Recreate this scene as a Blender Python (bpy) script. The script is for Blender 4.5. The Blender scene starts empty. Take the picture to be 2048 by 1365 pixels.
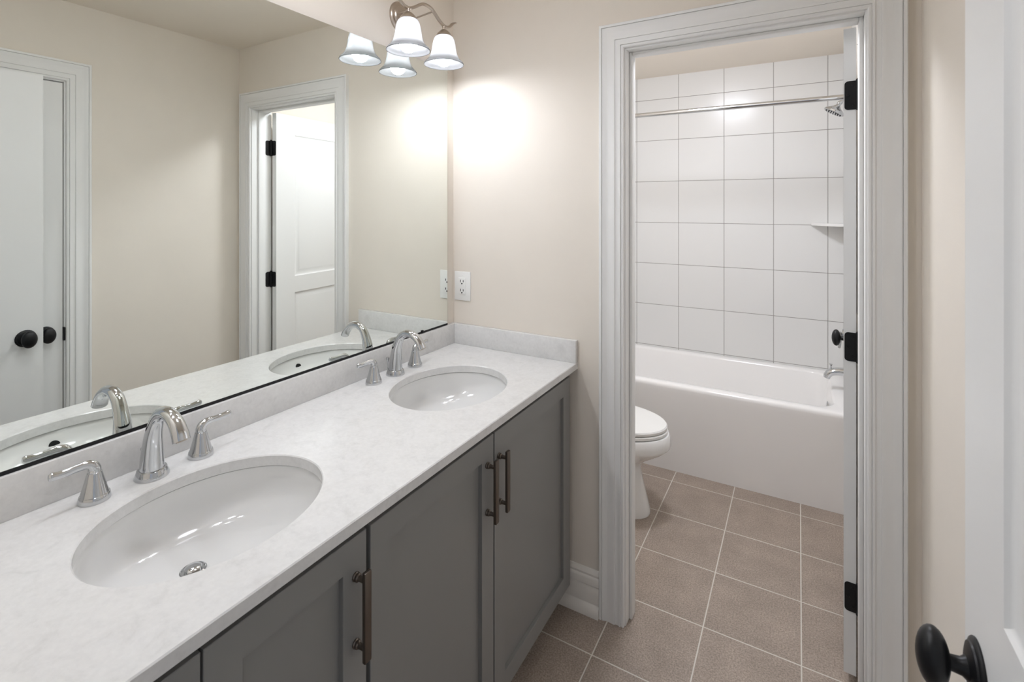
import bpy, bmesh, math, random
from mathutils import Vector, Matrix
random.seed(3)
PI = math.pi
SC = bpy.context.scene
COL = SC.collection

# ------------------------------------------------------------------ camera, world, exposure
cam_data = bpy.data.cameras.new('camera')
cam_data.sensor_width = 36.0
cam_data.lens = 996.4 / 2048 * 36.0
cam_data.shift_y = -(682.5 - 411.6) / 2048
cam_data.clip_start = 0.02
cam_data.dof.use_dof = True
cam_data.dof.focus_distance = 1.5
cam_data.dof.aperture_fstop = 8.0
cam = bpy.data.objects.new('camera', cam_data)
COL.objects.link(cam)
cam.location = (1.2951, -1.7411, 1.5)
cam.rotation_euler = (PI / 2, 0, math.radians(29.919))
SC.camera = cam

world = bpy.data.worlds.new('daylight')
SC.world = world
world.use_nodes = True
world.node_tree.nodes['Background'].inputs[0].default_value = (.93, .98, 1.08, 1)
world.node_tree.nodes['Background'].inputs[1].default_value = 0.4

SC.view_settings.view_transform = 'Standard'
SC.view_settings.look = 'None'
SC.view_settings.gamma = 1.0
SC.view_settings.use_curve_mapping = False
SC.view_settings.exposure = 0.12
SC.cycles.diffuse_bounces = 8
SC.cycles.max_bounces = 14

BULB_POWER = 122.0        # radiance of the frosted bulbs
DOME_POWER = 61.0        # radiance of the ceiling dome in the toilet room
FILL_DOME_POWER = 17.0 # radiance of the dome added as fill light in the vanity room


# ------------------------------------------------------------------ materials
def new_mat(name):
    m = bpy.data.materials.new(name)
    m.use_nodes = True
    return m, m.node_tree, m.node_tree.nodes['Principled BSDF']


def N(nt, typ, **kw):
    n = nt.nodes.new(typ)
    for k, v in kw.items():
        setattr(n, k, v)
    return n


def plain(name, col, rough=0.5, metal=0.0, coat=0.0, spec=0.5, noise=0.0, nscale=40, bump=0.0, bscale=300):
    m, nt, b = new_mat(name)
    b.inputs['Base Color'].default_value = (*col, 1)
    b.inputs['Roughness'].default_value = rough
    b.inputs['Metallic'].default_value = metal
    b.inputs['Coat Weight'].default_value = coat
    b.inputs['Coat Roughness'].default_value = 0.04
    b.inputs['Specular IOR Level'].default_value = spec
    if noise or bump:
        geo = N(nt, 'ShaderNodeNewGeometry')
    if noise:
        nz = N(nt, 'ShaderNodeTexNoise')
        nz.inputs['Scale'].default_value = nscale
        nz.inputs['Detail'].default_value = 5
        nt.links.new(geo.outputs['Position'], nz.inputs['Vector'])
        mr = N(nt, 'ShaderNodeMapRange')
        mr.inputs[1].default_value = 0.3
        mr.inputs[2].default_value = 0.7
        mr.inputs[3].default_value = 1 - noise
        mr.inputs[4].default_value = 1 + noise
        nt.links.new(nz.outputs['Fac'], mr.inputs[0])
        mx = N(nt, 'ShaderNodeMix', data_type='RGBA', blend_type='MULTIPLY')
        mx.inputs['Factor'].default_value = 1
        mx.inputs[6].default_value = (*col, 1)
        nt.links.new(mr.outputs[0], mx.inputs[7])
        nt.links.new(mx.outputs[2], b.inputs['Base Color'])
    if bump:
        n2 = N(nt, 'ShaderNodeTexNoise')
        n2.inputs['Scale'].default_value = bscale
        n2.inputs['Detail'].default_value = 3
        nt.links.new(geo.outputs['Position'], n2.inputs['Vector'])
        bp = N(nt, 'ShaderNodeBump')
        bp.inputs['Strength'].default_value = bump
        bp.inputs['Distance'].default_value = 0.001
        nt.links.new(n2.outputs['Fac'], bp.inputs['Height'])
        nt.links.new(bp.outputs['Normal'], b.inputs['Normal'])
    return m


def tiled(name, axes, phase, pitch, grout_w, tile_col, grout_col, rough, grout_rough=0.9, mottled=0.0, bump=0.4, speck=0.0):
    """square tiles laid on a plane; axes are the two world axes of the plane"""
    m, nt, b = new_mat(name)
    geo = N(nt, 'ShaderNodeNewGeometry')
    sep = N(nt, 'ShaderNodeSeparateXYZ')
    nt.links.new(geo.outputs['Position'], sep.inputs[0])
    dists, cells = [], []
    for ax, ph, pi in zip(axes, phase, pitch):
        a = N(nt, 'ShaderNodeMath', operation='SUBTRACT'); a.inputs[1].default_value = ph
        nt.links.new(sep.outputs['XYZ'.index(ax)], a.inputs[0])
        d = N(nt, 'ShaderNodeMath', operation='DIVIDE'); d.inputs[1].default_value = pi
        nt.links.new(a.outputs[0], d.inputs[0])
        fl = N(nt, 'ShaderNodeMath', operation='FLOOR'); nt.links.new(d.outputs[0], fl.inputs[0]); cells.append(fl)
        fr = N(nt, 'ShaderNodeMath', operation='FRACT'); nt.links.new(d.outputs[0], fr.inputs[0])
        pp = N(nt, 'ShaderNodeMath', operation='PINGPONG'); pp.inputs[1].default_value = 0.5
        nt.links.new(fr.outputs[0], pp.inputs[0])
        mu = N(nt, 'ShaderNodeMath', operation='MULTIPLY'); mu.inputs[1].default_value = pi
        nt.links.new(pp.outputs[0], mu.inputs[0]); dists.append(mu)
    mn = N(nt, 'ShaderNodeMath', operation='MINIMUM')
    nt.links.new(dists[0].outputs[0], mn.inputs[0]); nt.links.new(dists[1].outputs[0], mn.inputs[1])
    mr = N(nt, 'ShaderNodeMapRange'); mr.interpolation_type = 'SMOOTHSTEP'
    mr.inputs[1].default_value = grout_w * 0.5 - 0.0004
    mr.inputs[2].default_value = grout_w * 0.5 + 0.0006
    nt.links.new(mn.outputs[0], mr.inputs[0])
    tile = N(nt, 'ShaderNodeRGB'); tile.outputs[0].default_value = (*tile_col, 1)
    tile_out = tile.outputs[0]
    if mottled:
        n1 = N(nt, 'ShaderNodeTexNoise'); n1.inputs['Scale'].default_value = 9; n1.inputs['Detail'].default_value = 6
        n1.inputs['Roughness'].default_value = 0.65
        comb = N(nt, 'ShaderNodeCombineXYZ')
        nt.links.new(cells[0].outputs[0], comb.inputs[0]); nt.links.new(cells[1].outputs[0], comb.inputs[1])
        sc = N(nt, 'ShaderNodeVectorMath', operation='SCALE'); sc.inputs['Scale'].default_value = 3.7
        nt.links.new(comb.outputs[0], sc.inputs[0])
        ad = N(nt, 'ShaderNodeVectorMath', operation='ADD')
        nt.links.new(geo.outputs['Position'], ad.inputs[0]); nt.links.new(sc.outputs[0], ad.inputs[1])
        nt.links.new(ad.outputs[0], n1.inputs['Vector'])
        n2 = N(nt, 'ShaderNodeTexNoise'); n2.inputs['Scale'].default_value = 190; n2.inputs['Detail'].default_value = 2
        nt.links.new(geo.outputs['Position'], n2.inputs['Vector'])
        r1 = N(nt, 'ShaderNodeMapRange'); r1.inputs[1].default_value = .3; r1.inputs[2].default_value = .7
        r1.inputs[3].default_value = 1 - mottled; r1.inputs[4].default_value = 1 + mottled
        nt.links.new(n1.outputs['Fac'], r1.inputs[0])
        r2 = N(nt, 'ShaderNodeMapRange'); r2.inputs[1].default_value = .3; r2.inputs[2].default_value = .7
        r2.inputs[3].default_value = 1 - speck; r2.inputs[4].default_value = 1 + speck
        nt.links.new(n2.outputs['Fac'], r2.inputs[0])
        mm = N(nt, 'ShaderNodeMath', operation='MULTIPLY')
        nt.links.new(r1.outputs[0], mm.inputs[0]); nt.links.new(r2.outputs[0], mm.inputs[1])
        mx = N(nt, 'ShaderNodeMix', data_type='RGBA', blend_type='MULTIPLY'); mx.inputs['Factor'].default_value = 1
        nt.links.new(tile_out, mx.inputs[6]); nt.links.new(mm.outputs[0], mx.inputs[7])
        tile_out = mx.outputs[2]
    mix = N(nt, 'ShaderNodeMix', data_type='RGBA')
    mix.inputs[6].default_value = (*grout_col, 1)
    nt.links.new(mr.outputs[0], mix.inputs['Factor'])
    nt.links.new(tile_out, mix.inputs[7])
    nt.links.new(mix.outputs[2], b.inputs['Base Color'])
    rr = N(nt, 'ShaderNodeMapRange'); rr.inputs[3].default_value = grout_rough; rr.inputs[4].default_value = rough
    nt.links.new(mr.outputs[0], rr.inputs[0]); nt.links.new(rr.outputs[0], b.inputs['Roughness'])
    b.inputs['Specular IOR Level'].default_value = .36
    bp = N(nt, 'ShaderNodeBump'); bp.inputs['Strength'].default_value = bump; bp.inputs['Distance'].default_value = 0.0015
    nt.links.new(mr.outputs[0], bp.inputs['Height']); nt.links.new(bp.outputs['Normal'], b.inputs['Normal'])
    return m


def emitter(name, col, strength):
    m, nt, b = new_mat(name)
    b.inputs['Base Color'].default_value = (0.9, 0.9, 0.9, 1)
    b.inputs['Emission Color'].default_value = (*col, 1)
    b.inputs['Emission Strength'].default_value = strength
    return m


def quartz(name):
    m, nt, b = new_mat(name)
    geo = N(nt, 'ShaderNodeNewGeometry')
    n1 = N(nt, 'ShaderNodeTexNoise'); n1.inputs['Scale'].default_value = 22; n1.inputs['Detail'].default_value = 8
    n1.inputs['Roughness'].default_value = .7; n1.inputs['Distortion'].default_value = .6
    n2 = N(nt, 'ShaderNodeTexNoise'); n2.inputs['Scale'].default_value = 120; n2.inputs['Detail'].default_value = 4
    for n in (n1, n2): nt.links.new(geo.outputs['Position'], n.inputs['Vector'])
    cr = N(nt, 'ShaderNodeValToRGB')
    e = cr.color_ramp.elements
    e[0].position = .30; e[0].color = (.635, .633, .625, 1)
    e[1].position = .66; e[1].color = (.72, .718, .71, 1)
    k = cr.color_ramp.elements.new(.48); k.color = (.70, .698, .69, 1)
    nt.links.new(n1.outputs['Fac'], cr.inputs[0])
    r2 = N(nt, 'ShaderNodeMapRange'); r2.inputs[1].default_value = .3; r2.inputs[2].default_value = .7
    r2.inputs[3].default_value = .965; r2.inputs[4].default_value = 1.03
    nt.links.new(n2.outputs['Fac'], r2.inputs[0])
    mx = N(nt, 'ShaderNodeMix', data_type='RGBA', blend_type='MULTIPLY'); mx.inputs['Factor'].default_value = 1
    nt.links.new(cr.outputs[0], mx.inputs[6]); nt.links.new(r2.outputs[0], mx.inputs[7])
    nt.links.new(mx.outputs[2], b.inputs['Base Color'])
    b.inputs['Roughness'].default_value = .16
    return m


def shade_glass(name):
    m, nt, b = new_mat(name)
    nt.nodes.remove(b)
    out = nt.nodes['Material Output']
    tr = N(nt, 'ShaderNodeBsdfTranslucent'); tr.inputs[0].default_value = (.44, .44, .44, 1)
    df = N(nt, 'ShaderNodeBsdfDiffuse'); df.inputs[0].default_value = (.08, .08, .08, 1)
    gl = N(nt, 'ShaderNodeBsdfGlossy'); gl.inputs['Roughness'].default_value = .25
    gl.inputs[0].default_value = (.6, .6, .6, 1)
    a = N(nt, 'ShaderNodeMixShader'); a.inputs[0].default_value = .5
    nt.links.new(df.outputs[0], a.inputs[1]); nt.links.new(tr.outputs[0], a.inputs[2])
    fr = N(nt, 'ShaderNodeFresnel'); fr.inputs[0].default_value = 1.35
    c = N(nt, 'ShaderNodeMixShader')
    nt.links.new(fr.outputs[0], c.inputs[0]); nt.links.new(a.outputs[0], c.inputs[1]); nt.links.new(gl.outputs[0], c.inputs[2])
    nt.links.new(c.outputs[0], out.inputs[0])
    return m


WALLC = (.76, .705, .63)
M = {}
M['wall'] = plain('beige_wall_paint', WALLC, .75, noise=.012, nscale=6, bump=.12, bscale=500)
M['ceiling'] = plain('beige_ceiling_paint', (.83, .765, .68), .85)
M['trim'] = plain('white_trim_paint', (.80, .80, .79), .5, spec=.35)
M['door'] = plain('white_door_paint', (.80, .80, .79), .35, bump=.04, bscale=700)
M['base'] = plain('baseboard_paint', (.80, .77, .72), .35)
M['floor'] = tiled('brown_floor_tile', 'XY', (.697, 1.0437), (.3029, .3029), .0042, (.335, .275, .230), (.62, .585, .53), .42, mottled=.12, speck=.30, bump=.5)
M['tile_b'] = tiled('white_wall_tile_back', 'XZ', (.272, .501), (.2945, .293), .0032, (.77, .77, .76), (.30, .285, .27), .22, bump=.5)
M['tile_s'] = tiled('white_wall_tile_side', 'YZ', (1.863, .501), (.2945, .293), .0032, (.77, .77, .76), (.30, .285, .27), .22, bump=.5)
M['quartz'] = quartz('white_quartz')
M['cabinet'] = plain('grey_cabinet_paint', (.235, .234, .226), .38)
M['cab_in'] = plain('cabinet_interior', (.05, .05, .05), .8)
M['bronze'] = plain('dark_nickel', (.16, .135, .115), .33, metal=1.0)
M['chrome'] = plain('chrome', (.60, .61, .62), .045, metal=1.0)
M['nickel'] = plain('brushed_nickel', (.50, .44, .38), .28, metal=1.0)
M['ceramic'] = plain('white_ceramic', (.84, .84, .83), .08, coat=.3)
M['sink'] = plain('sink_ceramic', (.76, .76, .75), .08, coat=.3)
M['acrylic'] = plain('white_acrylic', (.90, .89, .88), .14)
M['plastic'] = plain('white_plastic', (.83, .83, .81), .3)
M['black'] = plain('black_metal', (.009, .009, .010), .38, spec=.3)
M['hole'] = plain('dark_hole', (.01, .01, .01), .9)
M['mirror'] = plain('mirror_silver', (.895, .925, .89), .0, metal=1.0)
M['mirror_edge'] = plain('mirror_edge', (.03, .04, .035), .3)
M['shade'] = shade_glass('frosted_shade_glass')
M['bulb'] = emitter('lit_bulb', (.955, .98, 1.06), BULB_POWER)
M['dome'] = emitter('lit_dome_glass', (.94, .98, 1.08), DOME_POWER)
M['dome_fill'] = emitter('added_fill_dome', (.95, .98, 1.07), FILL_DOME_POWER)
M['clear'] = plain('clip_plastic', (.75, .77, .76), .1)


# ------------------------------------------------------------------ mesh helpers
def link(name, bm, mat, parent=None, smooth=None, mats=None):
    bmesh.ops.recalc_face_normals(bm, faces=bm.faces[:])
    me = bpy.data.meshes.new(name)
    bm.to_mesh(me); bm.free()
    for mm in (mats or [mat]):
        me.materials.append(mm)
    if smooth is not None:
        for p in me.polygons: p.use_smooth = True
        me.set_sharp_from_angle(angle=math.radians(smooth))
    o = bpy.data.objects.new(name, me)
    COL.objects.link(o)
    if parent is not None: o.parent = parent
    return o


def tag(o, label=None, cat=None, group=None, kind=None):
    if label: o['label'] = label
    if cat: o['category'] = cat
    if group: o['group'] = group
    if kind: o['kind'] = kind
    return o


def thing(name, loc, label, cat, group=None, kind=None, rotz=0):
    o = bpy.data.objects.new(name, None)
    o.empty_display_size = .05
    COL.objects.link(o)
    o.location = loc; o.rotation_euler = (0, 0, rotz)
    return tag(o, label, cat, group, kind)


def box(bm, lo, hi, bev=0.0, seg=2, mi=0):
    vs = [bm.verts.new((x, y, z)) for x in (lo[0], hi[0]) for y in (lo[1], hi[1]) for z in (lo[2], hi[2])]
    fs = []
    for q in ((0, 1, 3, 2), (4, 6, 7, 5), (0, 4, 5, 1), (2, 3, 7, 6), (0, 2, 6, 4), (1, 5, 7, 3)):
        f = bm.faces.new([vs[i] for i in q]); f.material_index = mi; fs.append(f)
    bmesh.ops.recalc_face_normals(bm, faces=fs)
    if bev:
        es = list({e for f in fs for e in f.edges})
        bmesh.ops.bevel(bm, geom=es, offset=bev, segments=seg, affect='EDGES', profile=.5)
    return bm


def boxes(*bb, bev=0):
    bm = bmesh.new()
    for b in bb: box(bm, b[0], b[1], bev)
    return bm


def rings(bm, rs, cap0=True, cap1=True, closed=True, mi=0):
    """skin a list of vertex-coordinate rings"""
    vr = [[bm.verts.new(p) for p in r] for r in rs]
    n = len(vr[0])
    for a, b in zip(vr, vr[1:]):
        for i in range(n if closed else n - 1):
            j = (i + 1) % n
            f = bm.faces.new((a[i], a[j], b[j], b[i])); f.material_index = mi
    if cap0: bm.faces.new(vr[0][::-1]).material_index = mi
    if cap1: bm.faces.new(vr[-1]).material_index = mi
    return vr


def lathe(bm, prof, seg=32, mat=None, sx=1, sy=1, cap0=True, cap1=True, mi=0):
    mat = mat or Matrix()
    rs = []
    for r, z in prof:
        rs.append([mat @ Vector((r * sx * math.cos(2 * PI * i / seg), r * sy * math.sin(2 * PI * i / seg), z)) for i in range(seg)])
    return rings(bm, rs, cap0, cap1, mi=mi)


def smooth_path(pts, n=8):
    """Catmull-Rom through the points (tuples of any length)"""
    P = [Vector(p) if len(p) < 5 else p for p in pts]
    P = [list(p) for p in pts]
    out = []
    ext = [[2 * a - b for a, b in zip(P[0], P[1])]] + P + [[2 * a - b for a, b in zip(P[-1], P[-2])]]
    for i in range(1, len(ext) - 2):
        p0, p1, p2, p3 = ext[i - 1:i + 3]
        for k in range(n):
            t = k / n
            out.append([.5 * (2 * b + (c - a) * t + (2 * a - 5 * b + 4 * c - d) * t * t + (3 * b - a - 3 * c + d) * t ** 3)
                        for a, b, c, d in zip(p0, p1, p2, p3)])
    out.append(P[-1])
    return out


def tube(bm, pts, rad, seg=16, ell=None, up=Vector((0, 0, 1)), mat=None, cap=True):
    """sweep an ellipse along pts; rad is a float or list; ell scales the second axis (list or float)"""
    pts = [Vector(p[:3]) for p in pts]
    n = len(pts)
    rad = rad if isinstance(rad, (list, tuple)) else [rad] * n
    ell = ell if isinstance(ell, (list, tuple)) else [ell or 1.0] * n
    t0 = (pts[1] - pts[0]).normalized()
    side = t0.cross(up)
    if side.length < 1e-4: side = t0.cross(Vector((1, 0, 0)))
    side.normalize()
    rs = []
    for i, p in enumerate(pts):
        t = (pts[min(i + 1, n - 1)] - pts[max(i - 1, 0)]).normalized()
        side = (side - t * side.dot(t)).normalized()
        nn = side.cross(t)
        r = []
        for k in range(seg):
            a = 2 * PI * k / seg
            q = p + side * (rad[i] * math.cos(a)) + nn * (rad[i] * ell[i] * math.sin(a))
            r.append(mat @ q if mat else q)
        rs.append(r)
    return rings(bm, rs, cap, cap)


AXM = {'z': Matrix(), 'x': Matrix.Rotation(PI / 2, 4, 'Y'), '-x': Matrix.Rotation(-PI / 2, 4, 'Y'),
       'y': Matrix.Rotation(-PI / 2, 4, 'X'), '-y': Matrix.Rotation(PI / 2, 4, 'X')}


def at(loc, axis='z'):
    return Matrix.Translation(Vector(loc)) @ AXM[axis]


def struct(name, bm, mat, label, cat, parent=None, smooth=None, mats=None):
    o = link(name, bm, mat, parent, smooth, mats)
    if parent is None: tag(o, label, cat, None, 'structure')
    return o


def rrect(x0, x1, y0, y1, r, z, k=6):
    """rounded rectangle ring"""
    out = []
    for cx, cy, a0 in ((x1 - r, y1 - r, 0), (x0 + r, y1 - r, 90), (x0 + r, y0 + r, 180), (x1 - r, y0 + r, 270)):
        for i in range(k + 1):
            a = math.radians(a0 + 90 * i / k)
            out.append(Vector((cx + r * math.cos(a), cy + r * math.sin(a), z)))
    return out


def supell(cx, cy, a, b, z, p=2.0, n=48):
    out = []
    for i in range(n):
        t = 2 * PI * i / n
        c, s = math.cos(t), math.sin(t)
        out.append(Vector((cx + a * math.copysign(abs(c) ** (2 / p), c), cy + b * math.copysign(abs(s) ** (2 / p), s), z)))
    return out


# ------------------------------------------------------------------ room shell
CEIL = 2.42
WR = 1.587          # right wall
YB = -1.67          # inner face of the wall behind the camera
YT = 1.863          # tiled wall over the tub
XA = 1.53           # right wall of the tub alcove
PT = .115           # partition thickness
JX0, JX1, JZ = .762, 1.460, 2.055   # clear faces of the toilet-room door jambs

struct('floor', boxes(((-.12, -3.4, -.06), (2.6, 2.0, 0))), M['floor'], 'brown square ceramic tile floor with pale grout lines', 'floor')
struct('ceiling', boxes(((-.12, -1.8, CEIL), (1.72, 2.0, CEIL + .08))), M['ceiling'], 'flat beige painted ceiling over both rooms', 'ceiling')
struct('wall_left', boxes(((-.12, -1.8, 0), (0, 2.0, CEIL))), M['wall'], 'beige wall behind the long mirror and vanity', 'wall')
struct('wall_far', boxes(((0, 0, 0), (.74, PT, CEIL)), ((1.482, 0, 0), (WR, PT, CEIL)), ((.74, 0, 2.077), (1.482, PT, CEIL))),
       M['wall'], 'beige partition wall with the doorway to the toilet room', 'wall')
# right wall with the closet doorway (closet recess behind it)
CY0, CY1 = -.806, -1.566   # clear faces of the closet jambs
CZ = 2.055
struct('wall_right', boxes(((WR, CY0 + .022, 0), (WR + .13, 1.98, CEIL)), ((WR, -1.8, 0), (WR + .13, CY1 - .022, CEIL)),
                           ((WR, CY1 - .022, CZ + .022), (WR + .13, CY0 + .022, CEIL))),
       M['wall'], 'beige right hand wall with the closed closet door', 'wall')
struct('wall_back', boxes(((0, YB - PT, 0), (.70, YB, CEIL)), ((1.52, YB - PT, 0), (WR, YB, CEIL)), ((.70, YB - PT, 2.07), (1.52, YB, CEIL))),
       M['wall'], 'beige wall beside the entry doorway behind the camera', 'wall')
struct('wall_tub_back', boxes(((0, YT, 0), (WR, 2.0, CEIL))), M['tile_b'], 'white square tiled wall above the back of the bathtub', 'wall')
struct('wall_tub_right', boxes(((XA, 1.10, 0), (WR, YT, CEIL))), M['tile_s'], 'white tiled end wall carrying the shower head and spout', 'wall')
struct('wall_tub_left', boxes(((0, 1.10, .40), (.008, YT, CEIL))), M['tile_s'], 'white tiled end wall over the left end of the bathtub', 'wall')

# casing profile: (distance out from the opening, thickness)
CAS = [(0, 0), (0, .010), (.003, .0125), (.008, .0125), (.0085, .0100), (.011, .0100), (.0115, .0145), (.017, .0145), (.0175, .0115), (.032, .0115),
       (.0325, .0150), (.036, .0155), (.045, .0148), (.055, .0132), (.065, .0138), (.074, .0172), (.0775, .0180), (.0778, .0140), (.0802, .0140), (.0805, .0195),
       (.088, .0195), (.090, .018), (.090, 0)]


def casing(bm, a0, a1, ztop, place):
    """mitred door casing round an opening a0..a1, up to ztop; place(a, z, d) -> world"""
    rows = []
    for w, d in CAS:
        rows.append([place(a0 - w, 0, d), place(a0 - w, ztop + w, d), place(a1 + w, ztop + w, d), place(a1 + w, 0, d)])
    vr = [[bm.verts.new(p) for p in r] for r in rows]
    for a, b in zip(vr, vr[1:]):
        for i in range(3):
            bm.faces.new((a[i], a[i + 1], b[i + 1], b[i]))
    bm.faces.new([r[0] for r in vr]); bm.faces.new([r[3] for r in vr][::-1])


bm = bmesh.new(); casing(bm, .757, 1.465, 2.061, lambda a, z, d: (a, -d, z))
struct('trim_1', bm, M['trim'], 'white moulded casing around the toilet room doorway', 'door casing', smooth=28)
bm = bmesh.new(); casing(bm, .757, 1.465, 2.061, lambda a, z, d: (a, PT + d, z))
struct('trim_2', bm, M['trim'], 'white moulded casing on the toilet side of the doorway', 'door casing', smooth=28)
# jambs and stops of the toilet-room doorway
bm = boxes(((.74, -.001, 0), (JX0, PT + .001, JZ + .022)), ((JX1, -.001, 0), (1.482, PT + .001, JZ + .022)), ((JX0, -.001, JZ), (JX1, PT + .001, JZ + .022)), bev=.0015)
for lo, hi in (((JX0, .036, 0), (JX0 + .011, .078, JZ)), ((JX1 - .011, .036, 0), (JX1, .078, JZ)), ((JX0 + .011, .036, JZ - .011), (JX1 - .011, .078, JZ))):
    box(bm, lo, hi, .003)
struct('trim_3', bm, M['trim'], 'white door jamb and stop lining the toilet room doorway', 'door jamb', smooth=30)
# closet casing and jamb
bm = bmesh.new(); casing(bm, CY1 - .005, CY0 + .005, CZ + .006, lambda a, z, d: (WR - d, a, z))
struct('trim_4', bm, M['trim'], 'white moulded casing around the closet door', 'door casing', smooth=28)
bm = boxes(((WR - .001, CY0, 0), (WR + .13, CY0 + .022, CZ + .022)), ((WR - .001, CY1 - .022, 0), (WR + .13, CY1, CZ + .022)), ((WR - .001, CY1, CZ), (WR + .13, CY0, CZ + .022)), bev=.0015)
for lo, hi in (((WR + .042, CY0 - .011, 0), (WR + .08, CY0, CZ)), ((WR + .042, CY1, 0), (WR + .08, CY1 + .011, CZ)), ((WR + .042, CY1 + .011, CZ - .011), (WR + .08, CY0 - .011, CZ))):
    box(bm, lo, hi, .003)
strike = struct('trim_5', bm, M['trim'], 'white jamb of the closet door with black strike plate', 'door jamb', smooth=30)
link('strike_plate', boxes(((WR - .004, CY0 - .0025, .895), (WR + .03, CY0 + .004, .955)), bev=.001), M['black'], strike)['label'] = 'black metal strike plate'
# entry door lining behind the camera
bm = boxes(((.68, YB - PT, 0), (.70, YB, 2.07)), ((1.50, YB - PT, 0), (1.52, YB, 2.07)), ((.70, YB - PT, 2.05), (1.50, YB, 2.07)), bev=.0015)
struct('trim_6', bm, M['trim'], 'white jamb of the entry doorway behind the camera', 'door jamb')

# baseboards
BASE = [(0, 0), (0, .0), (.028, 0), (.028, .012), (.024, .026), (.016, .036), (.014, .04), (.014, .100), (.0125, .104), (.0165, .108), (.0165, .128), (.013, .136),
        (.011, .138), (.012, .146), (.008, .156), (.004, .160), (0, .160)]


def baseboard(name, a, b, place, label):
    bm = bmesh.new()
    prof = BASE[1:]
    rings(bm, [[place(a, d, z) for d, z in prof], [place(b, d, z) for d, z in prof]])
    struct(name, bm, M['base'], label, 'baseboard', smooth=25)


baseboard('baseboard_far', .455, .6665, lambda a, d, z: Vector((a, -d, z)), 'off-white moulded baseboard between vanity and door casing')
baseboard('baseboard_right', -.705, -.03, lambda a, d, z: Vector((WR - d, a, z)), 'off-white moulded baseboard along the right wall')
baseboard('baseboard_toilet_left', PT + .005, 1.10, lambda a, d, z: Vector((d, a, z)), 'off-white baseboard behind the toilet')
baseboard('baseboard_toilet_right', PT + .14, 1.09, lambda a, d, z: Vector((WR - d, a, z)), 'off-white baseboard behind the open toilet room door')


# ------------------------------------------------------------------ doors (local: hinge edge x=0, leaf along +x, faces y=0 and y=-T)
def door_leaf(name, W, H, T, panels, label, mat):
    bm = bmesh.new()
    xs0 = sorted({0, W} | {v for p in panels for v in (p[0], p[1])})
    zs0 = sorted({0, H} | {v for p in panels for v in (p[2], p[3])})
    prof = [(0, 0), (.004, .0035), (.010, .0062), (.016, .0070), (.024, .0065), (.034, .0035), (.040, .0028)]
    for y, s in ((0, 1), (-T, -1)):
        for i in range(len(xs0) - 1):
            for k in range(len(zs0) - 1):
                xa, xb, za, zb = xs0[i], xs0[i + 1], zs0[k], zs0[k + 1]
                if any(p[0] <= xa and xb <= p[1] and p[2] <= za and zb <= p[3] for p in panels):
                    rr = []
                    for ins, dep in prof:
                        yy = y - s * dep
                        rr.append([(xa + ins, yy, za + ins), (xb - ins, yy, za + ins), (xb - ins, yy, zb - ins), (xa + ins, yy, zb - ins)])
                    rings(bm, rr, cap0=False, cap1=True)
                else:
                    vs = [bm.verts.new((a, y, c)) for a, c in ((xa, za), (xb, za), (xb, zb), (xa, zb))]
                    bm.faces.new(vs)
    c = [(0, 0), (W, 0), (W, H), (0, H)]
    for (a, z0), (b, z1) in zip(c, c[1:] + c[:1]):
        bm.faces.new([bm.verts.new(v) for v in ((a, 0, z0), (b, 0, z1), (b, -T, z1), (a, -T, z0))])
    bmesh.ops.remove_doubles(bm, verts=bm.verts[:], dist=1e-5)
    o = link(name, bm, mat, smooth=25)
    return tag(o, label, 'door', None, 'structure')


def add_knob(parent, x, z, y, side):
    """oval knob on the face y; side is +1 when it points to +y"""
    m = at((x, y, z), 'y' if side > 0 else '-y')
    bm = bmesh.new()
    # axis z of m points out of the door; its local y is along the vertical
    prof = [(.0062, .018), (.0085, .030), (.009, .032)]
    lathe(bm, [(.0125, .008), (.0125, .012), (.0095, .016), (.0085, .026), (.0095, .031)], 24, m, cap0=False, cap1=False)
    # egg
    eg = []
    n = 14
    for i in range(n + 1):
        t = PI * i / n
        zz = .0420 - .0165 * math.cos(t)
        rr = max(math.sin(t), .02)
        eg.append([m @ Vector((.0255 * rr * math.cos(2 * PI * k / 28), .0345 * rr * math.sin(2 * PI * k / 28), zz)) for k in range(28)])
    rings(bm, eg)
    k = link('door_knob', bm, M['black'], parent, smooth=50)
    k['label'] = 'black oval door knob'
    bm = bmesh.new()
    lathe(bm, [(.034, 0), (.0345, .002), (.033, .004), (.029, .0055), (.028, .0075), (.022, .0095), (.013, .011)], 36, m)
    link('rosette', bm, M['black'], k, smooth=40)
    return k


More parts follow.
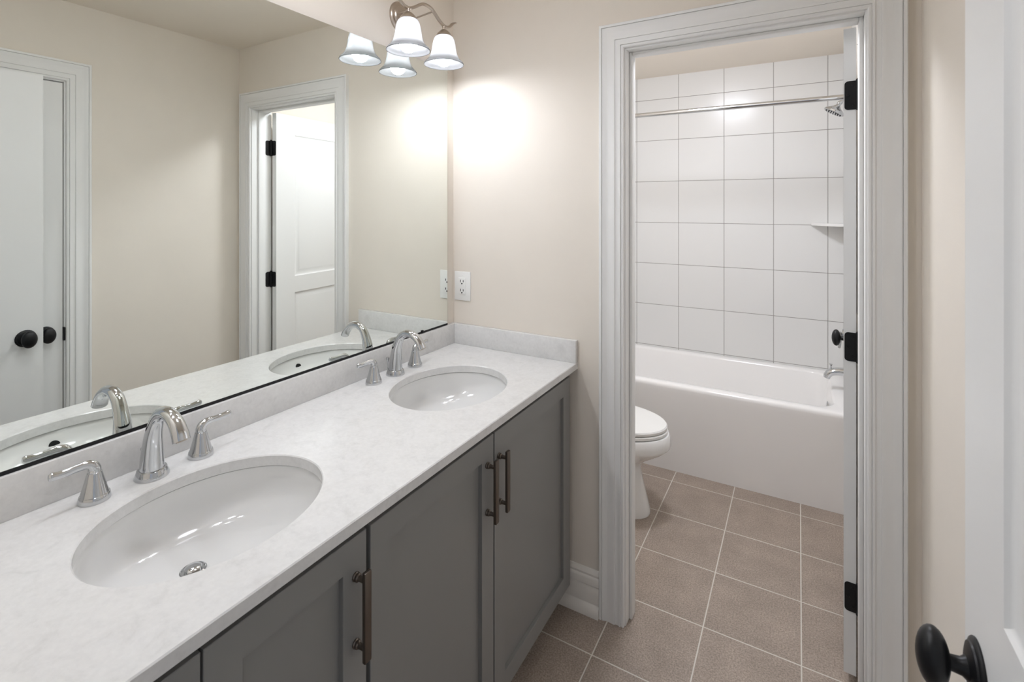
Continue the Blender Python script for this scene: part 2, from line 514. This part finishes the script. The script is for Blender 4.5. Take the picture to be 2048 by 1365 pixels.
def add_hinge(parent, z, T):
    """butt hinge at the hinge edge: leaf on the door edge, knuckle, and leaf folded to the jamb"""
    bm = bmesh.new()
    flip = Matrix.Translation((0, -T, 0)) @ Matrix.Scale(-1, 4, (0, 1, 0))
    def leaf(mat):
        pr = []
        w, h, r = .033, .089, .010
        pts = [(0, -h / 2), (w - r, -h / 2)] + [(w - r + r * math.sin(math.radians(a)), -h / 2 + r - r * math.cos(math.radians(a))) for a in range(15, 91, 15)]
        pts += [(w, h / 2 - r)] + [(w - r + r * math.cos(math.radians(a)), h / 2 - r + r * math.sin(math.radians(a))) for a in range(15, 91, 15)] + [(0, h / 2)]
        rings(bm, [[mat @ Vector((a, 0, b)) for a, b in pts], [mat @ Vector((a, .0022, b)) for a, b in pts]])
        for sx_, sz_ in ((.012, -.030), (.024, 0), (.012, .030)):
            lathe(bm, [(.0045, 0.002), (.0040, .0034), (.0012, .0038)], 12, mat @ at((sx_, 0, sz_), 'y'))
    # door leaf lies on the hinge edge (plane x=0, facing -x), from the pin towards -y
    md = flip @ Matrix.Translation((0, .003, z)) @ Matrix.Rotation(-PI / 2, 4, 'Z') @ Matrix.Scale(-1, 4, (0, 1, 0))
    leaf(md)
    lathe(bm, [(.0055, -.047), (.0065, -.045), (.0065, -.0445), (.0060, -.0442), (.0060, -.015), (.0056, -.0148), (.0060, -.0146), (.0060, .0146), (.0056, .0148), (.0060, .015), (.0060, .0442), (.0065, .0445), (.0065, .047), (.0040, .050)], 16, flip @ at((-.004, .0055, z)))
    h = link('hinge', bm, M['black'], parent, smooth=35)
    h['label'] = 'black butt hinge'
    return h


DH, DT = 2.035, .035
PAN = lambda W: [(.135, W - .135, .245, .955), (.135, W - .135, 1.055, 1.925)]
# door_1: toilet-room leaf, swung past 90 degrees into the toilet room
d1 = door_leaf('door_1', .690, 2.006, .0325, [(a, b, c - .035, d - .035) for a, b, c, d in PAN(.690)], 'white two-panel door standing open into the toilet room', M['door'])
A1 = math.radians(90 - 5.2)
d1.location = (1.4165, .124, .045)
d1.rotation_euler = (0, 0, A1)
# local +y maps to -x side: faces: y=0 -> away from hinge pin side.  shift so the leaf lies between pin and opening
for z in (.241, 1.017, 1.797):
    add_hinge(d1, z, .0325)
d1_off = Vector((0, 0, 0))
add_knob(d1, .630, .900, 0, 1)
add_knob(d1, .630, .900, -.0325, -1)
# jamb leaves of those hinges
for z in (.286, 1.062, 1.842):
    bm = bmesh.new()
    pts = [(.0, -.0445), (.023, -.0445), (.030, -.041), (.033, -.0345), (.033, .0345), (.030, .041), (.023, .0445), (0, .0445)]
    rings(bm, [[Vector((JX1 - .0015, .116 - a, z + b)) for a, b in pts], [Vector((JX1 + .001, .116 - a, z + b)) for a, b in pts]])
    for a, b in ((.012, -.03), (.024, 0), (.012, .03)):
        lathe(bm, [(.0045, 0), (.004, .0014), (.0012, .0017)], 12, at((JX1 - .0015, .116 - a, z + b), '-x'))
    link('hinge_jamb_leaf', bm, M['black'], bpy.data.objects['trim_3'], smooth=35)['label'] = 'black hinge leaf screwed to the jamb'

# door_2: closed closet door in the right wall (hinged at the camera end)
WC = CY0 - CY1 - .008
d2 = door_leaf('door_2', WC, 2.04, DT, PAN(WC), 'white closet door closed in the right wall, black knob near its casing', M['door'])
d2.location = (WR + .004, CY1 + .004, .010)
d2.rotation_euler = (0, 0, PI / 2)
add_knob(d2, WC - .060, .925, 0, 1)

# door_3: entry door folded open against the right wall, nearest the camera
WE = .757
d3 = door_leaf('door_3', WE, DH, DT, PAN(WE), 'white entry door opened flat beside the camera, black oval knob', M['door'])
d3.location = (1.480, -.910 - WE, .010)
d3.rotation_euler = (0, 0, PI / 2 + math.radians(.2))
add_knob(d3, WE - .055, .945, 0, 1)
add_knob(d3, WE - .055, .945, -DT, -1)


# ------------------------------------------------------------------ vanity
ZC, ZCB, DC = .913, .888, .578      # counter top, underside, front
VL = YB                             # left end of the vanity (wall behind the camera)
SINKS = [(.308, -.431), (.308, -1.190)]
SA, SB = .211, .176                 # half length along y, half depth along x


def counter():
    bm = bmesh.new()
    n = 72
    def fill(z, x1, ell_add, flip):
        es = []
        def loop(pts):
            vs = [bm.verts.new(p) for p in pts]
            for a, b in zip(vs, vs[1:] + vs[:1]): es.append(bm.edges.new((a, b)))
            return vs
        o = loop([(0, VL, z), (x1, VL, z), (x1, 0, z), (0, 0, z)])
        holes = [loop([(cx + (SB + ell_add) * math.cos(2 * PI * i / n), cy + (SA + ell_add) * math.sin(2 * PI * i / n), z) for i in range(n)]) for cx, cy in SINKS]
        r = bmesh.ops.triangle_fill(bm, edges=es, use_beauty=True)
        return o, holes
    to, th = fill(ZC, DC - .0022, .0022, False)
    bo, bh = fill(ZCB, DC - .0015, .0008, True)
    # outer side with eased front edge
    f1 = [bm.verts.new((DC, VL, ZC - .0022)), bm.verts.new((DC, 0, ZC - .0022))]
    f2 = [bm.verts.new((DC, VL, ZCB + .0015)), bm.verts.new((DC, 0, ZCB + .0015))]
    bm.faces.new((to[1], to[2], f1[1], f1[0])); bm.faces.new((f1[0], f1[1], f2[1], f2[0])); bm.faces.new((f2[0], f2[1], bo[2], bo[1]))
    bm.faces.new((to[0], to[1], f1[0], f2[0], bo[1], bo[0])); bm.faces.new((to[2], to[3], bo[3], bo[2], f2[1], f1[1]))
    bm.faces.new((to[3], to[0], bo[0], bo[3]))
    for h0, h1, (cx, cy) in zip(th, bh, SINKS):
        m1 = [bm.verts.new((cx + SB * math.cos(2 * PI * i / n), cy + SA * math.sin(2 * PI * i / n), ZC - .0022)) for i in range(n)]
        for i in range(n):
            j = (i + 1) % n
            bm.faces.new((h0[i], h0[j], m1[j], m1[i])); bm.faces.new((m1[i], m1[j], h1[j], h1[i]))
    return bm


TB = .0206
ZB = .997
ct = tag(link('countertop', counter(), M['quartz'], smooth=35), 'white quartz vanity countertop with two oval sink cutouts', 'countertop')
bm = boxes(((.001, VL + .001, ZC), (TB, -.001, ZB)), bev=.0015)
link('backsplash', bm, M['quartz'], ct, smooth=40)
bm = boxes(((TB, -TB, ZC), (DC, -.0008, ZB)), bev=.0015)
link('side_splash', bm, M['quartz'], ct, smooth=40)


def sink(cx, cy, label):
    t = thing('sink', (cx, cy, 0), label, 'sink', 'undermount sinks in the vanity counter')
    bm = bmesh.new()
    D = .120
    dx = -.073
    rs = [supell(0, 0, SB + .030, SA + .030, ZCB - .001), supell(0, 0, SB + .012, SA + .012, ZCB - .001), supell(0, 0, SB + .006, SA + .006, ZCB - .004)]
    n = 18
    for i in range(1, n + 1):
        f = i / n
        d = f ** .85
        s = (1 - d ** 2.6) ** (1 / 2.2) if d < 1 else 0
        s = max(s, 0)
        a = (SB + .004) * s; b = (SA + .004) * s
        a = max(a, .024); b = max(b, .024)
        rs.append(supell(dx * f ** 1.3, 0, a, b, ZCB - .004 - D * d))
        if a <= .0241: break
    zb = rs[-1][0].z
    rs.append(supell(dx, 0, .0235, .0235, zb - .003))
    rings(bm, rs, cap0=False, cap1=True)
    b = link('bowl', bm, M['sink'], t, smooth=50)
    sol = b.modifiers.new('thickness', 'SOLIDIFY'); sol.thickness = .008; sol.offset = -1
    bm = bmesh.new()
    lathe(bm, [(.0225, -.002), (.0228, .0015), (.0205, .003), (.0195, .0015), (.0165, .0010)], 32, at((dx, 0, zb)), cap0=True, cap1=True)
    dr = link('drain', bm, M['chrome'], t, smooth=30); dr['label'] = 'chrome drain ring'
    bm = bmesh.new()
    lathe(bm, [(.0150, .000), (.0155, .004), (.013, .0065), (.006, .0078), (.001, .008)], 32, at((dx, 0, zb + .001)))
    link('stopper', bm, M['chrome'], dr, smooth=40)
    # overflow opening on the front wall of the bowl
    bm = bmesh.new()
    m = Matrix.Translation((SB - .0065, 0, .850)) @ Matrix.Rotation(math.radians(-82), 4, 'Y')
    lathe(bm, [(.0125, -.004), (.0125, .0030), (.0100, .0032)], 24, m, cap0=False)
    o = link('overflow_hole', bm, M['hole'], t, smooth=40); o['label'] = 'dark round overflow hole'
    return t


sink(*SINKS[0], 'white oval sink set into the counter nearer the doorway')
sink(*SINKS[1], 'white oval sink set into the counter nearest the camera')


def faucet(cy, label, kind):
    t = thing('faucet', (.077, cy, ZC), label, 'faucet', 'chrome widespread faucets')
    ch = M['chrome']
    # spout: flange, tapering arched body, broad outlet
    bm = bmesh.new()
    lathe(bm, [(.0325, 0), (.0330, .002), (.0285, .013), (.0275, .0165), (.0265, .0170)], 36)
    path = [(.000, .016, .0255, 1), (.001, .05, .0225, 1), (.005, .085, .0190, 1), (.014, .112, .0165, 1.0), (.028, .135, .0150, 1.05), (.049, .1475, .0148, 1.12),
            (.075, .1475, .0155, 1.2), (.098, .136, .0165, 1.3), (.113, .119, .0178, 1.38), (.121, .104, .0188, 1.42)]
    sp = smooth_path(path, 6)
    pts = [(p[0], 0, p[1]) for p in sp]
    # widen across (y) towards the outlet, thinner through
    tube(bm, pts, [p[2] * .92 for p in sp], 28, [1.0 - .28 * min(1, max(0, (i / len(sp) - .45) / .5)) for i in range(len(sp))], up=Vector((0, 0, 1)))
    s = link('spout', bm, ch, t, smooth=45)
    bm = bmesh.new()
    d = (Vector(pts[-1]) - Vector(pts[-3])).normalized()
    m = Matrix.Translation(Vector(pts[-1]) - d * .002) @ d.to_track_quat('Z', 'Y').to_matrix().to_4x4()
    lathe(bm, [(.0105, 0), (.0105, .0035), (.0085, .0038), (.0080, .0025)], 24, m)
    link('aerator', bm, M['nickel'], s, smooth=40)
    bm = bmesh.new()
    lathe(bm, [(.0022, 0), (.0022, .034), (.0028, .036), (.0065, .050), (.0060, .0525), (.001, .053)], 16, at((-.036, 0, 0)))
    lr = link('lift_rod', bm, ch, t, smooth=40)
    for sgn in (-1, 1):
        y0 = .102 * sgn
        bm = bmesh.new()
        lathe(bm, [(.0265, 0), (.0270, .0015), (.0255, .010), (.0245, .0125), (.0235, .0130), (.0215, .020), (.0165, .038), (.0128, .053), (.0122, .0555), (.0112, .0560), (.0112, .0570)], 36, at((0, y0, 0)))
        h = link('handle', bm, ch, t, smooth=35)
        bm = bmesh.new()
        P = smooth_path([(0, .056, .0110, 1), (.000, .063, .0105, 1), (.004, .0705, .0095, 1), (.014, .0745, .0083, .85), (.028, .0745, .0075, .75), (.045, .0738, .0072, .7), (.058, .0745, .0074, .72), (.067, .0755, .0078, .75), (.0705, .0757, .0055, .7)], 6)
        tube(bm, [(0, y0 + sgn * p[0], p[1]) for p in P], [p[2] for p in P], 20, [p[3] for p in P], up=Vector((1, 0, 0)))
        link('lever', bm, ch, h, smooth=50)
    return t


faucet(-.439, 'chrome two-handle faucet behind the sink nearer the doorway', 0)
faucet(-1.193, 'chrome two-handle faucet behind the sink nearest the camera', 1)

# cabinets
XF = .560


def pull(parent, y, z):
    bm = bmesh.new()
    box(bm, (XF + .026, y - .0085, z - .085), (XF + .0345, y + .0085, z + .085), .0018)
    p = link('pull_handle', bm, M['bronze'], parent, smooth=40); p['label'] = 'dark nickel bar pull'
    for s in (-1, 1):
        bm = bmesh.new()
        lathe(bm, [(.0085, 0), (.0090, .002), (.0075, .0045), (.0082, .0060), (.0078, .0085), (.0058, .0105), (.0055, .013), (.0050, .015), (.0050, .0268)], 24, at((XF, y, z + .064 * s), 'x'))
        link('post', bm, M['bronze'], p, smooth=35)


def shaker(parent, y0, y1, z0, z1, stile=.058):
    """y0 < y1"""
    bm = bmesh.new()
    xb, c, rec = XF - .019, .0010, .0115
    def rect(i, x): return [Vector((x, y0 + i, z0 + i)), Vector((x, y1 - i, z0 + i)), Vector((x, y1 - i, z1 - i)), Vector((x, y0 + i, z1 - i))]
    rings(bm, [rect(0, xb), rect(0, XF - c), rect(c, XF), rect(stile - .0008, XF), rect(stile, XF - .0008), rect(stile, XF - rec)], True, True)
    return link('door', bm, M['cabinet'], parent, smooth=25)


vc = thing('vanity_cabinet', (0, 0, 0), 'long grey vanity cabinet under the white counter', 'cabinet')
xf = XF - .0195
cy0, cy1 = VL + .004, -.024
link('body', boxes(((.012, cy0, .092), (xf, cy0 + .018, ZCB - .001)), ((.012, cy1 - .018, .092), (xf, cy1, ZCB - .001)),
                   ((.012, cy0 + .018, .092), (xf, cy1 - .018, .110)), ((.012, -1.040, .110), (xf - .060, -1.022, .66)),
                   ((xf - .019, cy0 + .018, .845), (xf, cy1 - .018, ZCB - .001)), ((xf - .060, -1.055, .110), (xf - .041, -1.007, .845))), M['cab_in'], vc)
link('toe_kick', boxes(((.470, cy0, 0), (.488, cy1, .092))), M['cabinet'], vc)
dA = shaker(vc, -.5605, -.033, .095, .866)
dB = shaker(vc, -1.0255, -.5665, .095, .866)
dC = shaker(vc, -1.345, -1.036, .095, .866)
dD = shaker(vc, VL + .010, -1.349, .095, .866)
pull(dA, -.5395, .729); pull(dB, -.600, .729); pull(dC, -1.064, .726)

# ------------------------------------------------------------------ mirror, outlet
MX = .012
mir = bmesh.new()
y0, y1, z0, z1 = -1.640, -.0575, 1.0035, 2.0715
box(mir, (MX - .005, y0, z0), (MX, y1, z1))
for f in mir.faces:
    f.material_index = 0 if f.normal.x > .5 else 1
mo = link('wall_mirror', mir, None, mats=[M['mirror'], M['mirror_edge']])
tag(mo, 'large frameless wall mirror above the double vanity', 'mirror')
link('bottom_strip', boxes(((.0005, y0, .9975), (MX + .0006, y1 + .001, z0 + .0016))), M['black'], mo)['label'] = 'thin black strip under the mirror'  # black strip drawn along the lower edge of the mirror
for (y, z, s) in ((-.219, z0, 1), (-1.52, z0, 1), (-.333, z1, -1), (-1.19, z1, -1)):
    bm = bmesh.new()
    if s > 0: box(bm, (MX + .0006, y - .005, z - .005), (MX + .004, y + .005, z + .006), .001)
    else:
        box(bm, (.001, y - .009, z + .0005), (MX + .003, y + .009, z + .006), .001)
        box(bm, (MX, y - .009, z - .008), (MX + .003, y + .009, z + .001), .001)
        lathe(bm, [(.004, 0), (.0035, .002), (.001, .0025)], 12, at((MX + .003, y, z - .003), 'x'))
    link('clip', bm, M['black'] if s > 0 else M['clear'], mo, smooth=40)

ot = thing('wall_outlet', (.052, 0, 1.157), 'white wall outlet in the corner beside the mirror', 'outlet')
ot.location = (0, 0, 0)
ox, oz, pw, ph = .0515, 1.157, .041, .062
bm = boxes(((ox - pw, -.0055, oz - ph), (ox + pw, 0, oz + ph)), bev=.003)
link('cover_plate', bm, M['plastic'], ot, smooth=40)
bm = boxes(((ox - .0185, -.0085, oz - .0355), (ox + .0185, -.004, oz + .0355)), bev=.0015)
rc = link('receptacle', bm, M['plastic'], ot, smooth=40)
for s in (-1, 1):
    bm = bmesh.new()
    zc = oz + .0195 * s
    for dx, hh in ((-.0068, .0048), (.0068, .0040)):
        box(bm, (ox + dx - .0016, -.0089, zc + .002 - hh * 1.15), (ox + dx + .0016, -.0080, zc + .002 + hh * 1.15))
    lathe(bm, [(.0034, 0), (.0033, .0004)], 16, at((ox, -.0085, zc - .0085), '-y'))
    link('socket_slots', bm, M['hole'], rc)['label'] = 'dark plug slots'
for s in (-1, 1):
    bm = bmesh.new()
    lathe(bm, [(.0032, 0), (.003, .001), (.0008, .0014)], 16, at((ox, -.0055, oz + .048 * s), '-y'))
    link('screw', bm, M['plastic'], ot, smooth=40)


# ------------------------------------------------------------------ vanity lights
def vanity_light(cy, label):
    t = thing('vanity_light', (0, cy, 2.2), label, 'wall lamp', 'two-bulb vanity lights')
    nk = M['nickel']
    bm = bmesh.new()
    lathe(bm, [(.058, .000), (.0585, .003), (.056, .008), (.050, .011), (.046, .0125), (.044, .017), (.036, .021), (.020, .024), (.001, .025)], 48, at((0, 0, .005), 'x'))
    link('backplate', bm, nk, t, smooth=40)
    X = .128
    # ribbon arm: valley over each bulb, crest in the middle, leaf tips
    half = [(0, .0255), (.022, .023), (.042, .013), (.062, .000), (.080, -.010), (.096, -.0165), (.107, -.0175), (.122, -.0155), (.138, -.007), (.152, .006), (.166, .014), (.178, .018)]
    pts = [(-a, b) for a, b in half[:0:-1]] + half
    P = smooth_path(pts, 5)
    bm = bmesh.new()
    rs = []
    n = len(P)
    for i, (a, b) in enumerate(P):
        a0, b0 = P[max(i - 1, 0)]; a1, b1 = P[min(i + 1, n - 1)]
        tx, tz = a1 - a0, b1 - b0
        L = math.hypot(tx, tz); nx, nz = -tz / L, tx / L
        edge = min(i, n - 1 - i) / n
        w = .0070 if edge > .13 else .0018 + .0055 * math.sin(PI * min(1, edge / .13) * .93) ** .8 * (1.25 if edge < .08 else 1.0)
        h = .0056 if edge > .1 else .0018 + .0038 * edge / .1
        rs.append([Vector((X + w * math.cos(q), a + nx * h * math.sin(q), b + nz * h * math.sin(q))) for q in [2 * PI * k / 14 for k in range(14)]])
    rings(bm, rs)
    link('arm', bm, nk, t, smooth=50)
    for s in (-1, 1):
        bm = bmesh.new()
        tube(bm, [(.018, .035 * s, .004), (X, .035 * s, .0155)], .0032, 14)
        link('stem', bm, nk, t, smooth=50)
        y = .0995 * s
        bm = bmesh.new()
        lathe(bm, [(.0065, -.019), (.0068, -.025), (.0045, -.027), (.0045, -.030), (.011, -.033), (.020, -.041), (.0275, -.050), (.0295, -.056), (.0285, -.058), (.012, -.058)], 32, at((X, y, 0)))
        link('socket_cup', bm, nk, t, smooth=40)
        bm = bmesh.new()
        prof = [(.0275, -.056), (.0335, -.061), (.0385, -.070), (.0425, -.085), (.0455, -.105), (.0490, -.122), (.0550, -.137), (.0640, -.149), (.0725, -.158), (.0755, -.164)]
        outer = [(p[0], p[1]) for p in smooth_path(prof, 4)]
        inner = [(r - .003, z - .0002) for r, z in outer[::-1]]
        lathe(bm, outer + [(.0750, -.1655), (.0735, -.1655)] + inner, 48, at((X, y, 0)), cap0=False, cap1=False)
        link('shade', bm, M['shade'], t, smooth=60)['label'] = 'white frosted bell glass shade'
        bm = bmesh.new()
        R = .0300
        pr = [(.013, -.060), (.0135, -.082), (.018, -.094)]
        for k in range(1, 15):
            a = math.radians(48 + (180 - 48) * k / 14)
            pr.append((max(R * math.sin(a), .0006), -.142 + R * math.cos(a)))
        lathe(bm, pr, 32, at((X, y, 0)))
        link('bulb', bm, M['bulb'], t, smooth=60)['label'] = 'lit frosted bulb'
    return t


vanity_light(-.3305, 'brushed nickel two-shade wall light above the mirror corner')
vanity_light(-1.300, 'brushed nickel two-shade wall light over the near sink, above the frame')


def dome_light(x, y, label, mat, r=.15, drop=.085):
    t = thing('ceiling_light', (x, y, CEIL), label, 'ceiling lamp', 'flush ceiling domes')
    bm = bmesh.new()
    lathe(bm, [(r + .012, 0), (r + .012, -.014), (r + .006, -.020), (r, -.020)], 48)
    link('rim', bm, M['nickel'], t, smooth=40)
    bm = bmesh.new()
    lathe(bm, [(r * math.cos(a), -.018 - (drop - .018) * math.sin(a)) for a in [PI / 2 * k / 10 * .995 for k in range(11)]], 48)
    link('dome', bm, mat, t, smooth=60)
    return t


dome_light(.79, .58, 'lit white glass dome lamp on the toilet room ceiling', M['dome'])
dome_light(.55, -.88, 'added fill light dome on the vanity room ceiling, out of view', M['dome_fill'], .16)  # unseen lamp, added only to brighten the vanity room

# ------------------------------------------------------------------ toilet room
# bathtub
tb = bmesh.new()
X0, X1, Y0, Y1, ZT = .0085, XA - .0005, 1.140, YT - .0005, .490
rs = [rrect(X0, X1, Y0 + .014, Y1, .004, 0), rrect(X0, X1, Y0 + .010, Y1, .004, .12), rrect(X0, X1, Y0 + .002, Y1, .006, ZT - .045), rrect(X0, X1, Y0, Y1, .008, ZT - .022),
      rrect(X0 + .001, X1 - .001, Y0 + .0015, Y1 - .001, .010, ZT - .010), rrect(X0 + .004, X1 - .004, Y0 + .0065, Y1 - .001, .012, ZT - .003), rrect(X0 + .008, X1 - .008, Y0 + .014, Y1 - .002, .014, ZT),
      rrect(X0 + .09, X1 - .070, Y0 + .062, Y1 - .045, .10, ZT), rrect(X0 + .098, X1 - .077, Y0 + .069, Y1 - .051, .10, ZT - .004), rrect(X0 + .105, X1 - .082, Y0 + .075, Y1 - .056, .10, ZT - .014),
      rrect(X0 + .16, X1 - .10, Y0 + .09, Y1 - .075, .11, .28), rrect(X0 + .22, X1 - .12, Y0 + .11, Y1 - .095, .12, .15), rrect(X0 + .27, X1 - .145, Y0 + .135, Y1 - .12, .12, .105), rrect(X0 + .33, X1 - .19, Y0 + .18, Y1 - .165, .10, .09)]
rings(tb, rs)
tub = tag(link('bathtub', tb, M['acrylic'], smooth=40), 'white alcove bathtub with plain apron below the tiled wall', 'bathtub')
bm = bmesh.new()
lathe(bm, [(.036, 0), (.036, .004), (.030, .008), (.010, .010), (.001, .010)], 32, at((X1 - .094, 1.50, .385), '-x'))
link('overflow_plate', bm, M['chrome'], tub, smooth=40)['label'] = 'chrome overflow plate'
bm = bmesh.new()
lathe(bm, [(.034, 0), (.033, .003), (.020, .004), (.001, .003)], 32, at((X1 - .26, 1.50, .090)))
link('drain', bm, M['chrome'], tub, smooth=40)['label'] = 'chrome tub drain'

# tub spout on the right end wall
t = thing('tub_spout', (XA, 1.50, .575), 'chrome tub spout on the right end wall, beside the open door', 'tub spout')
bm = bmesh.new()
P = smooth_path([(0, .022, .026, 1), (-.03, .021, .0255, 1), (-.06, .018, .0245, 1), (-.083, .010, .0235, 1), (-.096, -.005, .0215, 1), (-.102, -.022, .0190, 1)], 6)
tube(bm, [(p[0], 0, p[1]) for p in P], [p[2] for p in P], 24, .85, up=Vector((0, 0, 1)))
lathe(bm, [(.036, 0), (.035, .006), (.028, .010)], 32, at((0, 0, .022), '-x'))
link('spout', bm, M['chrome'], t, smooth=45)
bm = bmesh.new()
lathe(bm, [(.004, 0), (.0035, .016), (.004, .018), (.0085, .026), (.008, .028), (.001, .0285)], 16, at((-.082, 0, .028)))
link('diverter', bm, M['chrome'], t, smooth=40)

t = thing('shower_valve', (XA, 1.50, .80), 'chrome shower valve on the right end wall, mostly behind the door', 'valve')
bm = bmesh.new()
lathe(bm, [(.085, 0), (.084, .004), (.070, .008), (.035, .011), (.030, .012), (.028, .030), (.001, .031)], 40, at((0, 0, 0), '-x'))
link('escutcheon', bm, M['chrome'], t, smooth=40)
bm = bmesh.new()
tube(bm, [(-.036, 0, .012), (-.040, 0, -.02), (-.044, 0, -.075)], [.012, .010, .007], 16)
link('lever', bm, M['chrome'], t, smooth=40)

t = thing('shower_fixture', (XA, 1.50, 2.075), 'chrome shower head on the right end wall, beside the top hinge', 'shower head')
bm = bmesh.new()
lathe(bm, [(.030, 0), (.028, .006), (.010, .012)], 28, at((0, 0, 0), '-x'))
P = smooth_path([(0, 0), (-.015, .001), (-.028, -.003), (-.040, -.013)], 6)
tube(bm, [(p[0], 0, p[1]) for p in P], .0095, 16)
link('arm', bm, M['chrome'], t, smooth=40)
dirn = Vector((-.50, 0, -.86)).normalized()
m = Matrix.Translation((-.040, 0, -.013)) @ dirn.to_track_quat('Z', 'Y').to_matrix().to_4x4()
bm = bmesh.new()
lathe(bm, [(.010, -.004), (.0125, .002), (.0125, .008), (.010, .012), (.011, .018), (.020, .028), (.034, .038), (.046, .046), (.051, .052), (.051, .060), (.047, .0625), (.044, .061)], 40, m)
hd = link('head', bm, M['chrome'], t, smooth=35)
bm = bmesh.new()
for ring_r, k in ((.012, 6), (.025, 12), (.039, 18)):
    for i in range(k):
        a = 2 * PI * i / k
        lathe(bm, [(.0022, 0), (.0016, .0035)], 8, m @ at((ring_r * math.cos(a), ring_r * math.sin(a), .061)))
link('nozzles', bm, M['black'], hd, smooth=40)['label'] = 'dark rubber spray nozzles'

# curtain rod
t = thing('curtain_rod', (0, 1.170, 2.030), 'chrome shower curtain rod across the tub alcove', 'curtain rod')
bm = bmesh.new(); tube(bm, [(.012, 0, 0), (XA - .004, 0, 0)], .0130, 24)
link('rod', bm, M['chrome'], t, smooth=50)
for x, ax in ((.0085, 'x'), (XA - .0005, '-x')):
    bm = bmesh.new(); lathe(bm, [(.030, 0), (.029, .006), (.020, .012), (.0165, .022), (.014, .022)], 32, at((x, 0, 0), ax))
    link('flange', bm, M['chrome'], t, smooth=40)

# corner shelf
bm = bmesh.new()
pts = [(XA - .0005, YT - .0005)] + [(XA - .0005 - .166 * math.cos(a) ** .75, YT - .0005 - .166 * math.sin(a) ** .75) for a in [PI / 2 * (k / 16) for k in range(17)]]
pts = [(XA - .0005, YT - .0005), (XA - .168, YT - .0005), (XA - .168, YT - .014)]
for k in range(1, 12):
    a = k / 12
    pts.append((XA - .168 + .154 * a, YT - .014 - .154 * a - .022 * math.sin(PI * a)))
pts += [(XA - .014, YT - .168), (XA - .0005, YT - .168)]
rings(bm, [[Vector((x, y, 1.378)) for x, y in pts], [Vector((x, y, 1.394)) for x, y in pts]])
tag(link('corner_shelf', bm, M['ceramic'], smooth=30), 'white ceramic corner shelf on the tiled walls', 'shelf')

# toilet
YQ = .692
to = thing('toilet', (0, YQ, 0), 'white toilet with closed lid, front half showing past the door casing', 'toilet')
def egg(z, xf, xb, hw, n=40, p=2.0, pf=2.0):
    out = []
    xm = xb + (xf - xb) * .45
    for i in range(n):
        q = 2 * PI * i / n
        c, s = math.cos(q), math.sin(q)
        a = (xf - xm) if c > 0 else (xm - xb)
        pp = pf if c > 0 else 2.6
        out.append(Vector((xm + a * math.copysign(abs(c) ** (2 / pp), c), hw * math.copysign(abs(s) ** (2 / pp), s), z)))
    return out
bm = bmesh.new()
R_ = [egg(0, .668, .10, .118, pf=2.4), egg(.012, .668, .10, .118, pf=2.4), egg(.06, .655, .10, .112, pf=2.4), egg(.14, .635, .10, .102, pf=2.3), egg(.21, .622, .10, .098, pf=2.2), egg(.238, .628, .10, .102, pf=2.1),
      egg(.262, .655, .12, .122), egg(.290, .700, .15, .150), egg(.315, .738, .18, .174), egg(.332, .757, .20, .186), egg(.338, .763, .205, .190),
      egg(.346, .766, .21, .1925), egg(.392, .762, .22, .190), egg(.401, .757, .22, .186), egg(.402, .70, .26, .15)]
rings(bm, R_)
box(bm, (.02, -.17, .36), (.30, .17, .400), .012)
link('bowl', bm, M['ceramic'], to, smooth=40)
bm = bmesh.new()
rings(bm, [egg(.405, .745, .235, .180), egg(.407, .751, .23, .185), egg(.417, .751, .23, .185), egg(.4205, .747, .235, .181)])
link('seat', bm, M['plastic'], to, smooth=40)
bm = bmesh.new()
rings(bm, [egg(.4245, .743, .235, .178), egg(.426, .748, .23, .183), egg(.436, .749, .23, .184), egg(.442, .744, .235, .180), egg(.446, .72, .25, .160), egg(.448, .65, .30, .11)])
for s in (-1, 1): box(bm, (.215, s * .075 - .02, .402), (.25, s * .075 + .02, .43), .005)
link('lid', bm, M['plastic'], to, smooth=40)
bm = bmesh.new()
rings(bm, [rrect(.02, .21, -.205, .205, .03, .40), rrect(.015, .215, -.215, .215, .03, .55), rrect(.012, .22, -.22, .22, .03, .735)])
tk = link('tank', bm, M['ceramic'], to, smooth=40)
bm = bmesh.new()
rings(bm, [rrect(.010, .225, -.226, .226, .03, .737), rrect(.008, .228, -.228, .228, .03, .745), rrect(.008, .228, -.228, .228, .03, .762), rrect(.014, .222, -.222, .222, .03, .770)])
link('tank_lid', bm, M['ceramic'], tk, smooth=40)
bm = bmesh.new()
lathe(bm, [(.012, 0), (.012, .008), (.006, .012)], 20, at((.2195, -.16, .68), 'x'))
tube(bm, [(.233, -.16, .68), (.236, -.13, .677), (.236, -.09, .672)], [.006, .005, .006], 12)
link('flush_lever', bm, M['chrome'], tk, smooth=40)
